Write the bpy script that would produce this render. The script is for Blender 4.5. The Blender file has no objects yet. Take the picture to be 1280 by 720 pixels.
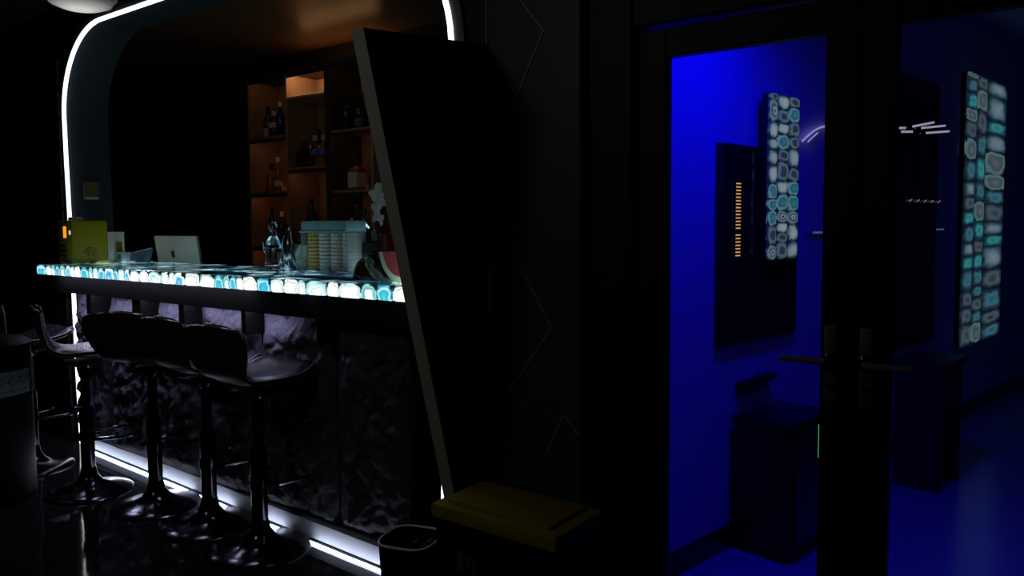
import bpy, bmesh, math, random
from mathutils import Vector, Matrix, noise
from math import sin, cos, pi, sqrt, atan, tan, radians
random.seed(11)
SC = bpy.context.scene
COL = SC.collection

# ---------------------------------------------------------------- camera, world, exposure
CAM_H = 1.4
pitch, yaw, roll = atan(.0634), atan(.75), .0066
fwd = Vector((-sin(yaw)*cos(pitch), cos(yaw)*cos(pitch), -sin(pitch)))
r0 = Vector((cos(yaw), sin(yaw), 0)); u0 = r0.cross(fwd)
right = r0*cos(roll) - u0*sin(roll); upv = u0*cos(roll) + r0*sin(roll)
cd = bpy.data.cameras.new('camera'); cam = bpy.data.objects.new('camera', cd); COL.objects.link(cam)
cam.matrix_world = Matrix(((right.x, upv.x, -fwd.x, 0), (right.y, upv.y, -fwd.y, 0), (right.z, upv.z, -fwd.z, CAM_H), (0, 0, 0, 1)))
cd.sensor_width = 36; cd.lens = 27; cd.shift_y = -18.14/1280; cd.clip_start = .05
SC.camera = cam
w = bpy.data.worlds.new('night'); SC.world = w; w.use_nodes = True
w.node_tree.nodes['Background'].inputs[0].default_value = (.5, .6, .7, 1)
w.node_tree.nodes['Background'].inputs[1].default_value = .0012
vs = SC.view_settings; vs.view_transform = 'Standard'; vs.look = 'None'; vs.gamma = 1; vs.use_curve_mapping = False
vs.exposure = 0

def area_light(name, loc, aim, power, col, sx, sy):
    l = bpy.data.lights.new(name, 'AREA'); l.shape = 'RECTANGLE'; l.size = sx; l.size_y = sy
    l.energy = power; l.color = col
    o = bpy.data.objects.new(name, l); COL.objects.link(o); o.location = loc
    o.rotation_euler = (Vector(aim) - Vector(loc)).to_track_quat('-Z', 'Y').to_euler()
    return o
# unseen dim fill light added behind the viewer to brighten the fronts
area_light('hall_lamp', (-2.4, -.42, 2.76), (-1.75, 2.0, 1.0), 3.2, (1, .97, .88), .5, .4)

# ---------------------------------------------------------------- materials
def nodes(name):
    m = bpy.data.materials.new(name); m.use_nodes = True
    nt = m.node_tree; return m, nt, nt.nodes, nt.links
def mat(name, col, rough=.5, metal=0., var=.12, scale=18., bump=0., bscale=60., spec=.5, trans=0., ior=1.45, coat=0., stretch=(1, 1, 1), distort=0.):
    m, nt, N, L = nodes(name); b = N['Principled BSDF']
    tc = N.new('ShaderNodeTexCoord'); mp = N.new('ShaderNodeMapping'); mp.inputs['Scale'].default_value = stretch
    L.new(tc.outputs['Object'], mp.inputs['Vector'])
    nz = N.new('ShaderNodeTexNoise'); nz.inputs['Scale'].default_value = scale; nz.inputs['Detail'].default_value = 5; nz.inputs['Distortion'].default_value = distort
    L.new(mp.outputs[0], nz.inputs['Vector'])
    mx = N.new('ShaderNodeMix'); mx.data_type = 'RGBA'
    mx.inputs[6].default_value = tuple(c*(1-var) for c in col) + (1,); mx.inputs[7].default_value = tuple(min(1, c*(1+var)) for c in col) + (1,)
    L.new(nz.outputs[0], mx.inputs[0]); L.new(mx.outputs[2], b.inputs['Base Color'])
    b.inputs['Roughness'].default_value = rough; b.inputs['Metallic'].default_value = metal
    b.inputs['Specular IOR Level'].default_value = spec; b.inputs['IOR'].default_value = ior
    b.inputs['Transmission Weight'].default_value = trans; b.inputs['Coat Weight'].default_value = coat
    if bump:
        n2 = N.new('ShaderNodeTexNoise'); n2.inputs['Scale'].default_value = bscale; n2.inputs['Detail'].default_value = 3
        L.new(mp.outputs[0], n2.inputs['Vector'])
        bp = N.new('ShaderNodeBump'); bp.inputs['Strength'].default_value = bump; bp.inputs['Distance'].default_value = .01
        L.new(n2.outputs[0], bp.inputs['Height']); L.new(bp.outputs[0], b.inputs['Normal'])
    return m
def glow(name, col, strength):
    m, nt, N, L = nodes(name); N.remove(N['Principled BSDF'])
    e = N.new('ShaderNodeEmission'); e.inputs[0].default_value = tuple(col) + (1,); e.inputs[1].default_value = strength
    L.new(e.outputs[0], N['Material Output'].inputs[0]); return m
def pane_mat(name, tint, refl=.06):
    m, nt, N, L = nodes(name); N.remove(N['Principled BSDF'])
    t = N.new('ShaderNodeBsdfTransparent'); t.inputs[0].default_value = tuple(tint) + (1,)
    g = N.new('ShaderNodeBsdfGlossy'); g.inputs['Roughness'].default_value = .02
    f = N.new('ShaderNodeFresnel'); f.inputs[0].default_value = 1.5
    mx = N.new('ShaderNodeMixShader'); L.new(f.outputs[0], mx.inputs[0]); L.new(t.outputs[0], mx.inputs[1]); L.new(g.outputs[0], mx.inputs[2])
    L.new(mx.outputs[0], N['Material Output'].inputs[0]); return m

def agate_slice_mat(name, strength, palette, power=3., zoff=0., zdiv=1.):
    """one backlit slice of agate: concentric bands around its own middle, the hue picked per slice"""
    m, nt, N, L = nodes(name); b = N['Principled BSDF']
    tc = N.new('ShaderNodeTexCoord'); oi = N.new('ShaderNodeObjectInfo')
    off = N.new('ShaderNodeVectorMath'); off.operation = 'SCALE'; off.inputs[0].default_value = (17, 29, 41); L.new(oi.outputs['Random'], off.inputs['Scale'])
    ad = N.new('ShaderNodeVectorMath'); ad.operation = 'ADD'; L.new(tc.outputs['Object'], ad.inputs[0]); L.new(off.outputs[0], ad.inputs[1])
    nz = N.new('ShaderNodeTexNoise'); nz.inputs['Scale'].default_value = 1.3; nz.inputs['Detail'].default_value = 4; L.new(ad.outputs[0], nz.inputs['Vector'])
    fl_ = N.new('ShaderNodeVectorMath'); fl_.operation = 'MULTIPLY'; fl_.inputs[1].default_value = (1, 0, 1); L.new(tc.outputs['Object'], fl_.inputs[0]); 
    of_ = N.new('ShaderNodeVectorMath'); of_.operation = 'MULTIPLY_ADD'; L.new(fl_.outputs[0], of_.inputs[0]); of_.inputs[1].default_value = (.93, 0, 1/zdiv); of_.inputs[2].default_value = (0, 0, zoff/zdiv)
    sp_ = N.new('ShaderNodeSeparateXYZ'); L.new(of_.outputs[0], sp_.inputs[0]); tot = None
    for ax in ('X', 'Z'):
        ab = N.new('ShaderNodeMath'); ab.operation = 'ABSOLUTE'; L.new(sp_.outputs[ax], ab.inputs[0])
        pw = N.new('ShaderNodeMath'); pw.operation = 'POWER'; pw.inputs[1].default_value = power; L.new(ab.outputs[0], pw.inputs[0])
        if tot is None: tot = pw
        else:
            sm = N.new('ShaderNodeMath'); sm.operation = 'ADD'; L.new(tot.outputs[0], sm.inputs[0]); L.new(pw.outputs[0], sm.inputs[1]); tot = sm
    ln = N.new('ShaderNodeMath'); ln.operation = 'POWER'; ln.inputs[1].default_value = 1/power; L.new(tot.outputs[0], ln.inputs[0])
    mm = N.new('ShaderNodeMath'); mm.operation = 'MULTIPLY_ADD'; mm.inputs[1].default_value = .75; L.new(nz.outputs[0], mm.inputs[0])
    s2 = N.new('ShaderNodeMath'); s2.operation = 'SUBTRACT'; s2.inputs[1].default_value = .37; L.new(ln.outputs['Value'], s2.inputs[0])
    L.new(s2.outputs[0], mm.inputs[2])
    ramps = []
    for stops in palette:
        cr = N.new('ShaderNodeValToRGB'); e = cr.color_ramp.elements
        while len(e) < len(stops): e.new(.5)
        for i, (p, c) in enumerate(stops): e[i].position = p; e[i].color = tuple(c) + (1,)
        L.new(mm.outputs[0], cr.inputs[0]); ramps.append(cr)
    last = ramps[0].outputs[0]
    for i, cr in enumerate(ramps[1:], 1):
        gt = N.new('ShaderNodeMath'); gt.operation = 'GREATER_THAN'; gt.inputs[1].default_value = i/len(ramps); L.new(oi.outputs['Random'], gt.inputs[0])
        mx = N.new('ShaderNodeMix'); mx.data_type = 'RGBA'; L.new(gt.outputs[0], mx.inputs[0]); L.new(last, mx.inputs[6]); L.new(cr.outputs[0], mx.inputs[7]); last = mx.outputs[2]
    b.inputs['Base Color'].default_value = (.05, .06, .07, 1); b.inputs['Roughness'].default_value = .08
    L.new(last, b.inputs['Emission Color']); b.inputs['Emission Strength'].default_value = strength
    return m
W_ = (1, 1, .98); K_ = (.004, .01, .014)
PAL = [[(0, W_), (.55, W_), (.72, (.45, .72, .74)), (.82, (.75, .9, .88)), (.95, K_)],
       [(0, W_), (.4, (.85, .95, .93)), (.6, (.05, .38, .42)), (.78, (.35, .75, .72)), (.95, K_)],
       [(0, (.10, .62, .72)), (.45, (.02, .40, .62)), (.62, (.6, .9, .92)), (.8, (.04, .42, .55)), (.97, K_)],
       [(0, W_), (.6, (.95, .98, .95)), (.7, (.55, .62, .55)), (.85, W_), (.96, K_)],
       [(0, (.5, .85, 1)), (.35, (.03, .3, .62)), (.6, (.3, .75, .85)), (.85, W_), (.96, K_)],
       [(0, W_), (.3, W_), (.42, (.3, .6, .62)), (.5, (.9, .97, .95)), (.8, (.35, .72, .74)), (.97, K_)],
       [(0, W_), (.62, W_), (.75, (.7, .8, .78)), (.9, (.08, .3, .33)), (.97, K_)]]
G_ = (.30, .38, .38); D_ = (.004, .012, .016)
PALD = [[(0, G_), (.5, (.22, .30, .30)), (.75, (.05, .10, .11)), (.95, D_)],
        [(0, (.01, .03, .04)), (.25, (.30, .38, .40)), (.42, (.02, .05, .06)), (.7, (.16, .24, .26)), (.95, D_)],
        [(0, (.04, .22, .24)), (.5, (.02, .12, .15)), (.75, (.14, .30, .32)), (.95, D_)],
        [(0, (.36, .42, .40)), (.55, (.26, .34, .34)), (.8, (.03, .08, .10)), (.95, D_)],
        [(0, (.02, .05, .07)), (.4, (.02, .04, .05)), (.6, (.12, .18, .19)), (.95, D_)]]
PALR = [[(0, (.02, .18, .20)), (.4, (.05, .30, .30)), (.7, (.01, .06, .09)), (.95, D_)],
        [(0, (.22, .28, .34)), (.45, (.13, .20, .24)), (.75, (.02, .06, .08)), (.95, D_)],
        [(0, (.02, .10, .20)), (.4, (.05, .18, .22)), (.7, (.02, .04, .06)), (.95, D_)],
        [(0, (.14, .16, .17)), (.5, (.06, .09, .11)), (.8, (.12, .22, .22)), (.95, D_)],
        [(0, (.03, .03, .04)), (.5, (.08, .12, .14)), (.8, (.02, .03, .05)), (.95, D_)]]

def agate_top_mat():
    """polished resin slab with lit agate seen from above"""
    m, nt, N, L = nodes('agate_slab'); b = N['Principled BSDF']
    tc = N.new('ShaderNodeTexCoord')
    nz = N.new('ShaderNodeTexNoise'); nz.inputs['Scale'].default_value = 5; L.new(tc.outputs['Object'], nz.inputs['Vector'])
    mxv = N.new('ShaderNodeMix'); mxv.data_type = 'VECTOR'; mxv.inputs[0].default_value = .12; L.new(tc.outputs['Object'], mxv.inputs[4]); L.new(nz.outputs[1], mxv.inputs[5])
    v = N.new('ShaderNodeTexVoronoi'); v.inputs['Scale'].default_value = 8.5; L.new(mxv.outputs[1], v.inputs['Vector'])
    cr = N.new('ShaderNodeValToRGB'); e = cr.color_ramp.elements
    for i, (p, c) in enumerate([(0, (.80, .84, .82)), (.20, (.50, .60, .60)), (.30, (.01, .03, .05)), (.42, (.22, .40, .44)), (.58, (.004, .012, .02))]):
        if i > 1: e.new(p)
        e[i].position = p; e[i].color = tuple(c) + (1,)
    L.new(v.outputs['Distance'], cr.inputs[0])
    hs = N.new('ShaderNodeValToRGB'); h = hs.color_ramp.elements; h[0].color = (.05, .10, .14, 1); h[1].color = (1, 1, 1, 1); h[0].position = .35; h[1].position = .75
    L.new(v.outputs['Color'], hs.inputs[0])
    mu = N.new('ShaderNodeMix'); mu.data_type = 'RGBA'; mu.blend_type = 'MULTIPLY'; mu.inputs[0].default_value = 1; L.new(cr.outputs[0], mu.inputs[6]); L.new(hs.outputs[0], mu.inputs[7])
    b.inputs['Base Color'].default_value = (.02, .03, .035, 1); b.inputs['Roughness'].default_value = .06; b.inputs['Coat Weight'].default_value = 1; b.inputs['Coat Roughness'].default_value = .03
    L.new(mu.outputs[2], b.inputs['Emission Color']); b.inputs['Emission Strength'].default_value = 6.0
    return m

def bowl_glow():
    m, nt, N, L = nodes('frosted_lamp'); N.remove(N['Principled BSDF'])
    tc = N.new('ShaderNodeTexCoord'); ml = N.new('ShaderNodeVectorMath'); ml.operation = 'MULTIPLY'; ml.inputs[1].default_value = (1, 1, 0); L.new(tc.outputs['Object'], ml.inputs[0])
    ln = N.new('ShaderNodeVectorMath'); ln.operation = 'LENGTH'; L.new(ml.outputs[0], ln.inputs[0])
    mr = N.new('ShaderNodeMapRange'); mr.inputs[1].default_value = .05; mr.inputs[2].default_value = .17; mr.inputs[3].default_value = .62; mr.inputs[4].default_value = .03; L.new(ln.outputs['Value'], mr.inputs[0])
    e = N.new('ShaderNodeEmission'); e.inputs[0].default_value = (1, .98, .95, 1); L.new(mr.outputs[0], e.inputs[1]); L.new(e.outputs[0], N['Material Output'].inputs[0]); return m
M = dict(
    floor=mat('floor_tile', (.020, .021, .024), .06, var=.2, scale=3, bump=.12, bscale=4),
    dark_wall=mat('dark_wall', (.012, .013, .015), .6),
    slat=mat('dark_slat', (.014, .013, .013), .5, stretch=(1, 8, 8)),
    ceil=mat('dark_ceiling', (.02, .02, .02), .6),
    portal=mat('grey_portal', (.034, .045, .055), .5, var=.06),
    hexwall=mat('petrol_wall', (.030, .056, .066), .5, var=.1, scale=4),
    inlay=mat('grey_inlay', (.22, .25, .26), .4),
    panel_side=mat('navy_panel', (.02, .022, .05), .5),
    panel_edge=mat('grey_panel_edge', (.55, .55, .49), .6, var=.08),
    barceil=mat('brown_bar_ceiling', (.16, .085, .045), .32, var=.15, stretch=(1, 6, 1), scale=5),
    black=mat('matt_black', (.008, .008, .009), .6),
    dead_black=mat('dead_black', (.003, .003, .003), .9, spec=.1),
    gloss_black=mat('gloss_black', (.006, .006, .007), .15),
    stone=mat('rough_stone', (.062, .059, .080), .75, var=.5, scale=26, bump=.6, bscale=55),
    plinth=mat('white_plinth', (.66, .69, .80), .45, var=.05),
    wood=mat('shelf_wood', (.31, .165, .085), .5, var=.25, scale=7, stretch=(9, 9, .6)),
    wood_dark=mat('shelf_dark_edge', (.03, .016, .009), .5),
    leather=mat('black_leather', (.013, .013, .016), .26, bump=.12, bscale=220, var=.2),
    shell=mat('bentwood_shell', (.055, .028, .010), .35, var=.3, scale=6, stretch=(8, 1, 1)),
    piping=mat('seat_piping', (.22, .22, .23), .25, bump=.5, bscale=400),
    dark_chrome=mat('dark_chrome', (.10, .10, .115), .16, 1., bump=.03, bscale=30),
    lever=mat('satin_lever', (.30, .30, .32), .3, .3),
    chrome=mat('chrome', (.55, .55, .57), .18, 1.),
    brushed=mat('brushed_steel', (.16, .165, .17), .45, .6),
    silver=mat('silver_aluminium', (.78, .72, .60), .45, .15, var=.04),
    yellow=mat('yellow_plastic', (.36, .28, .005), .35, var=.05),
    olive=mat('olive_print', (.42, .32, .01), .5),
    emblem_print=mat('emblem_print', (.10, .08, .004), .5),
    lid_yellow=mat('yellow_lid', (.36, .28, .010), .45, var=.1),
    orange_glow=glow('orange_display', (1, .36, .02), 1.0),
    white_card=mat('white_card', (.62, .62, .56), .6),
    grey_plastic=mat('grey_plastic', (.35, .38, .42), .4),
    white_plastic=mat('white_plastic', (.62, .62, .62), .4),
    screen=mat('tablet_back', (.10, .14, .18), .3),
    glass=mat('clear_glass', (.95, .97, .97), .03, trans=1, ior=1.45, var=.01),
    clear=mat('clear_plastic', (.86, .9, .9), .12, trans=.8, ior=1.3, var=.02),
    frosted=mat('frosted_cups', (.82, .76, .66), .35, trans=.1, var=.06, stretch=(30, 30, .3), scale=4),
    gold_cups=mat('amber_cups', (.85, .52, .14), .3, trans=.1, var=.3, stretch=(30, 30, .3), scale=4),
    lid_blue=mat('pale_blue_lid', (.34, .55, .58), .4, var=.1),
    napkin=mat('pale_green_napkin', (.60, .74, .62), .7),
    navy=mat('navy_mat', (.01, .015, .09), .6),
    bottle_dark=mat('dark_bottle_glass', (.010, .012, .012), .08),
    bottle_brown=mat('brown_bottle_glass', (.06, .018, .006), .08),
    bottle_blue=mat('blue_bottle_glass', (.012, .02, .08), .08),
    bottle_amber=mat('amber_liquor', (.45, .17, .03), .06, trans=.55),
    label_cream=mat('cream_label', (.62, .50, .36), .6),
    label_dark=mat('black_label', (.008, .008, .008), .5),
    label_blue=mat('violet_blue_label', (.10, .10, .34), .5),
    melon_skin=mat('watermelon_skin', (.03, .05, .014), .3),
    melon_rind=mat('watermelon_rind', (.60, .74, .50), .45),
    melon_flesh=mat('watermelon_flesh', (.46, .012, .03), .4, scale=40),
    petal=mat('white_petal', (.55, .56, .54), .6),
    red_pot=mat('dark_red_vase', (.10, .012, .012), .3),
    stem=mat('green_stem', (.03, .05, .02), .6),
    warm=glow('warm_strip', (1, .47, .18), 2.6),
    warm_low=glow('warm_low_strip', (1, .55, .22), 1.6),
    warm_bright=glow('warm_strip_bright', (1, .66, .40), 48.),
    led=glow('white_led', (.93, .96, 1), 2.0),
    led_floor=glow('cool_led', (.74, .82, 1), 9),
    led_stone=glow('lavender_wash', (.66, .65, 1), 40),
    led_under=glow('lavender_led', (.72, .72, 1), 9),
    frost_lamp=bowl_glow(),
    blue_lamp=glow('blue_lamp', (0., 0., 1), 190),
    blue_lamp_dim=glow('blue_lamp_dim', (.06, .012, 1), 32),
    amber_light=glow('amber_rungs', (1, .55, .16), .75),
    green_light=glow('green_indicator', (.10, .55, .32), .7),
    violet_neon=glow('violet_tube', (.42, .36, .9), .8),
    cool_bar=glow('cool_bar', (.62, .58, .78), .55),
    spot=glow('spot_lens', (.6, .52, .5), .22),
    teal_line=glow('teal_line', (.10, .20, .32), .45),
    room_wall=mat('pale_room_wall', (.62, .60, .66), .55, var=.03),
    room_floor=mat('room_floor', (.40, .40, .44), .22, var=.05),
    room_dark=mat('dark_board', (.010, .009, .012), .12),
    room_cab=mat('black_cabinet', (.010, .010, .014), .3),
    desk=mat('brown_desk', (.09, .05, .02), .5),
    door_frame=mat('black_door_frame', (.003, .003, .0035), .5, spec=.25),
    pane=pane_mat('door_glass', (.92, .93, .95)),
    bin=mat('black_bin', (.004, .0045, .0045), .5, spec=.1),
    sign=mat('sign_plate', (.20, .26, .23), .5, var=.05),
    print_dark=mat('dark_print', (.01, .015, .012), .6),
    print_grey=mat('grey_print', (.10, .12, .12), .6),
    sticker=mat('yellow_sticker', (.20, .15, .02), .5),
    rim=mat('pale_bin_rim', (.92, .92, .92), .35),
    bag=mat('clear_bin_bag', (.6, .62, .65), .15, trans=.5),
    agate_top=agate_top_mat(),
    agate=agate_slice_mat('agate_slice_lit', 1.15, PAL, 2.8, .60, 1.75),
    agate_left=agate_slice_mat('agate_slice_grey', .72, PALD, 2.6),
    agate_right=agate_slice_mat('agate_slice_teal', .75, PALR, 3.5),
    resin=mat('dark_resin', (.01, .02, .025), .1),
)

# ---------------------------------------------------------------- mesh helpers
class MB:
    def __init__(s): s.v = []; s.f = []; s.m = []; s.mi = 0
    def add(s, vs, fs, T=None):
        o = len(s.v); s.v += [tuple(T @ Vector(p)) if T else tuple(p) for p in vs]
        s.f += [tuple(i+o for i in f) for f in fs]; s.m += [s.mi]*len(fs); return s
    def box(s, x0, x1, y0, y1, z0, z1, bev=0., T=None, seg=2):
        if bev <= 0:
            return s.add([(x0,y0,z0),(x1,y0,z0),(x1,y1,z0),(x0,y1,z0),(x0,y0,z1),(x1,y0,z1),(x1,y1,z1),(x0,y1,z1)],
                         [(3,2,1,0),(4,5,6,7),(0,1,5,4),(1,2,6,5),(2,3,7,6),(3,0,4,7)], T)
        bm = bmesh.new(); bmesh.ops.create_cube(bm, size=1)
        for v in bm.verts: v.co = Vector(((x0+x1)/2+v.co.x*(x1-x0), (y0+y1)/2+v.co.y*(y1-y0), (z0+z1)/2+v.co.z*(z1-z0)))
        bmesh.ops.bevel(bm, geom=bm.edges[:], offset=bev, segments=seg, affect='EDGES', profile=.6)
        bm.verts.index_update()
        s.add([v.co[:] for v in bm.verts], [[v.index for v in f.verts] for f in bm.faces], T); bm.free(); return s
    def lathe(s, prof, n=24, c=(0,0,0), T=None, cap=True):
        vs = []; fs = []; k = len(prof)
        for r, z in prof:
            for i in range(n): a = 2*pi*i/n; vs.append((c[0]+r*cos(a), c[1]+r*sin(a), c[2]+z))
        for j in range(k-1):
            for i in range(n): i2 = (i+1) % n; fs.append((j*n+i, j*n+i2, (j+1)*n+i2, (j+1)*n+i))
        if cap:
            fs.append(tuple(range(n))[::-1]); fs.append(tuple((k-1)*n+i for i in range(n)))
        return s.add(vs, fs, T)
    def tube(s, pts, r, n=8, closed=False, T=None):
        P = [Vector(p) for p in pts]; k = len(P); vs = []; fs = []; ref = None
        for i in range(k):
            t = (P[(i+1) % k]-P[i-1]) if closed else (P[min(i+1, k-1)]-P[max(i-1, 0)])
            t.normalize()
            if ref is None: ref = Vector((0,0,1)) if abs(t.z) < .9 else Vector((1,0,0))
            a = (ref - t*ref.dot(t)).normalized(); ref = a; b = t.cross(a)
            rr = r[i] if isinstance(r, (list, tuple)) else r
            for j in range(n): q = 2*pi*j/n; vs.append(tuple(P[i]+a*rr*cos(q)+b*rr*sin(q)))
        for i in range(k if closed else k-1):
            i2 = (i+1) % k
            for j in range(n): j2 = (j+1) % n; fs.append((i*n+j, i*n+j2, i2*n+j2, i2*n+j))
        if not closed: fs.append(tuple(range(n))[::-1]); fs.append(tuple((k-1)*n+j for j in range(n)))
        return s.add(vs, fs, T)
    def prism(s, poly, d0, d1, axis='x', T=None):
        def pt(a, b, d): return {'x': (d, a, b), 'y': (a, d, b), 'z': (a, b, d)}[axis]
        n = len(poly)
        return s.add([pt(a, b, d0) for a, b in poly]+[pt(a, b, d1) for a, b in poly],
                     [tuple(range(n)), tuple(range(2*n-1, n-1, -1))]+[(i, i+n, (i+1) % n+n, (i+1) % n) for i in range(n)], T)
    def grid(s, fn, nu, nv, T=None):
        vs = [fn(i/nu, j/nv) for j in range(nv+1) for i in range(nu+1)]
        return s.add(vs, [(j*(nu+1)+i, j*(nu+1)+i+1, (j+1)*(nu+1)+i+1, (j+1)*(nu+1)+i) for j in range(nv) for i in range(nu)], T)
    def mesh(s, name, mats, ang=35, merge=False):
        me = bpy.data.meshes.new(name); me.from_pydata(s.v, [], s.f)
        for mm in (mats if isinstance(mats, (list, tuple)) else [mats]): me.materials.append(mm)
        me.polygons.foreach_set('material_index', s.m)
        bm = bmesh.new(); bm.from_mesh(me)
        if merge: bmesh.ops.remove_doubles(bm, verts=bm.verts, dist=1e-5)
        bmesh.ops.recalc_face_normals(bm, faces=bm.faces); bm.to_mesh(me); bm.free()
        me.polygons.foreach_set('use_smooth', [True]*len(me.polygons)); me.set_sharp_from_angle(angle=radians(ang)); me.update()
        return me
    def build(s, name, mats, parent=None, loc=None, rot=None, ang=35, merge=False):
        o = bpy.data.objects.new(name, s.mesh(name, mats, ang, merge)); COL.objects.link(o)
        if parent: o.parent = parent
        if loc: o.location = loc
        if rot: o.rotation_euler = rot
        return o
def tag(o, label=None, cat=None, group=None, kind=None):
    for k, v in (('label', label), ('category', cat), ('group', group), ('kind', kind)):
        if v: o[k] = v
    return o
def thing(name, loc, label, cat, group=None, rz=0.):
    o = bpy.data.objects.new(name, None); COL.objects.link(o); o.location = loc; o.rotation_euler = (0, 0, rz); o.empty_display_size = .05
    return tag(o, label, cat, group)
def struct(mb, name, m, label=None, **k): return tag(mb.build(name, m, **k), label, None, None, 'structure')
def inst(name, me, parent=None, loc=(0,0,0), scale=(1,1,1), rot=(0,0,0)):
    o = bpy.data.objects.new(name, me); COL.objects.link(o); o.parent = parent; o.location = loc; o.scale = scale; o.rotation_euler = rot; return o
def copy_tree(o, parent=None):
    c = o.copy(); COL.objects.link(c)
    if parent: c.parent = parent
    for ch in list(o.children): copy_tree(ch, c)
    return c

def superell(n, e, jit=0., rnd=random):
    pts = []
    for i in range(n):
        a = 2*pi*i/n; c, s_ = cos(a), sin(a); k = 1+rnd.uniform(-jit, jit)
        pts.append((math.copysign(abs(c)**(2/e), c)*k, math.copysign(abs(s_)**(2/e), s_)*k))
    return pts
def slice_meshes(name, m, n=6, e=3.2, jit=.07):
    """unit agate slices in the xz plane, domed a little towards -y"""
    out = []; rn = random.Random(5)
    for k in range(n):
        rim = superell(14, e, jit, rn); b = MB()
        vs = [(x, 0, z) for x, z in rim]+[(x*.93, -.6, z*.93) for x, z in rim]+[(x*.5, -1., z*.5) for x, z in rim]+[(0, -1.08, 0)]
        N = 14; fs = []
        for i in range(N):
            j = (i+1) % N; fs += [(i, j, N+j, N+i), (N+i, N+j, 2*N+j, 2*N+i), (2*N+i, 2*N+j, 3*N)]
        b.add(vs, fs); out.append(b.mesh(name, m, 60))
    return out

# ---------------------------------------------------------------- setting
FY = 2.25                       # plane of the bar front
CEIL = 2.80
struct(MB().box(-1.45, 4.5, 2.32, 10.2, -.06, 0), 'floor_room', M['room_floor'], 'polished pale floor of the blue lit room')
struct(MB().box(-9.5, 4.5, -3.5, 2.32, -.06, 0).box(-9.5, -1.45, 2.32, 4.4, -.06, 0), 'floor', M['floor'], 'dark glossy floor mirroring the light strips')
struct(MB().box(-9.5, 4.5, -3.5, 2.20, CEIL, CEIL+.05), 'ceiling', M['ceil'], 'dark ceiling over the hall')
struct(MB().box(-6.7, -1.80, 2.52, 4.2, 2.83, 2.88), 'ceiling_bar', M['barceil'], 'brown glossy ceiling inside the bar')
struct(MB().box(-6.75, -1.85, 4.12, 4.2, 0, 2.83), 'wall_back', M['black'], 'black back wall of the bar')
struct(MB().box(-6.75, -6.69, 2.55, 4.12, 0, 2.83), 'wall_left', M['black'], 'black side wall inside the bar')
struct(MB().box(-1.84, -1.78, 2.55, 4.12, 0, 2.83), 'wall_right', M['black'], 'black side wall between bar and blue room')

# arch path in (X, Z): left foot, up, round corner, top, round corner, down to right foot
def corner(cx, cz, rx, rz, a0, a1, n):
    return [(cx+rx*cos(radians(a0+(a1-a0)*i/n)), cz+rz*sin(radians(a0+(a1-a0)*i/n))) for i in range(n+1)]
arch = [(-5.205, 0.0), (-5.22, .5), (-5.23, 1.2), (-5.25, 1.83)]
arch += corner(-4.72, 2.10, .535, .54, 178, 90, 14)
arch += [(-4.2, 2.64), (-3.4, 2.64), (-2.75, 2.64)]
arch += corner(-2.50, 2.08, .545, .56, 88, 2, 14)
arch += [(-1.965, 1.75), (-1.985, 1.2), (-2.02, .5), (-2.045, 0.0)]
def offset(path, d):
    out = []
    for i, p in enumerate(path):
        a = path[max(i-1, 0)]; b = path[min(i+1, len(path)-1)]
        tx, tz = b[0]-a[0], b[1]-a[1]; l = sqrt(tx*tx+tz*tz) or 1
        out.append((p[0]-tz/l*d, p[1]+tx/l*d))
    return out
outer = offset(arch, .05)
def ribbon_solid(pa, pb, y0, y1):
    b = MB(); n = len(pa)
    vs = [(x, y0, z) for x, z in pa]+[(x, y0, z) for x, z in pb]+[(x, y1, z) for x, z in pb]+[(x, y1, z) for x, z in pa]
    fs = []
    for i in range(n-1):
        for q in range(4):
            r = (q+1) % 4; fs.append((q*n+i, q*n+i+1, r*n+i+1, r*n+i))
    fs += [(0, n, 2*n, 3*n), (n-1, 2*n-1, 3*n-1, 4*n-1)]
    return b.add(vs, fs)
struct(ribbon_solid(arch, outer, FY, 2.53), 'trim_1', M['portal'], 'grey arch lining around the bar opening')
# front wall around the arch: radial quads out to a rectangle
def to_rect(p):
    x, z = p
    if z < 2.05: return (-9.4 if x < -3.6 else -1.70, z)
    return (x, CEIL)
b = MB(); oo = offset(arch, .048); rect = [to_rect(p) for p in oo]
rect2 = []
for p, r in zip(oo, rect): rect2.append(r)
n = len(oo); vs = [(x, FY+.02, z) for x, z in oo]+[(x, FY+.02, z) for x, z in rect2]
vs2 = [(x, FY+.10, z) for x, _, z in vs]
fs = [(i, i+1, n+i+1, n+i) for i in range(n-1)]
il = max(i for i in range(n) if oo[i][1] < 2.05 and oo[i][0] < -3.6); ir = min(i for i in range(n) if oo[i][1] < 2.05 and oo[i][0] > -3.6)
fs = [f for k, f in enumerate(fs) if k not in (il, ir-1)]
vs += [(-9.4, FY+.02, CEIL), (-1.70, FY+.02, CEIL)]; fs += [(il, il+1, n+il+1, 2*n), (il, 2*n, n+il), (ir-1, ir, n+ir, 2*n+1), (ir-1, 2*n+1, n+ir-1)]
b.add(vs, fs)
wall = struct(b, 'wall_front', M['dark_wall'], 'dark front wall around the lit arch')
slat_me = MB().box(-1.55, 1.55, -.012, .012, -.088, .088, .004, seg=1).mesh('plank', M['slat'])
for k in range(13): inst('plank', slat_me, wall, (-6.86, FY+.004, .10+.19*k))
# LED line of the arch
led_o = offset(arch, -.002); led_i = offset(arch, -.020)
led = ribbon_solid(led_i, led_o, FY-.010, FY+.008).build('light_strip', M['led'])
tag(led, 'continuous white light line running around the rounded bar arch', 'light')
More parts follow.
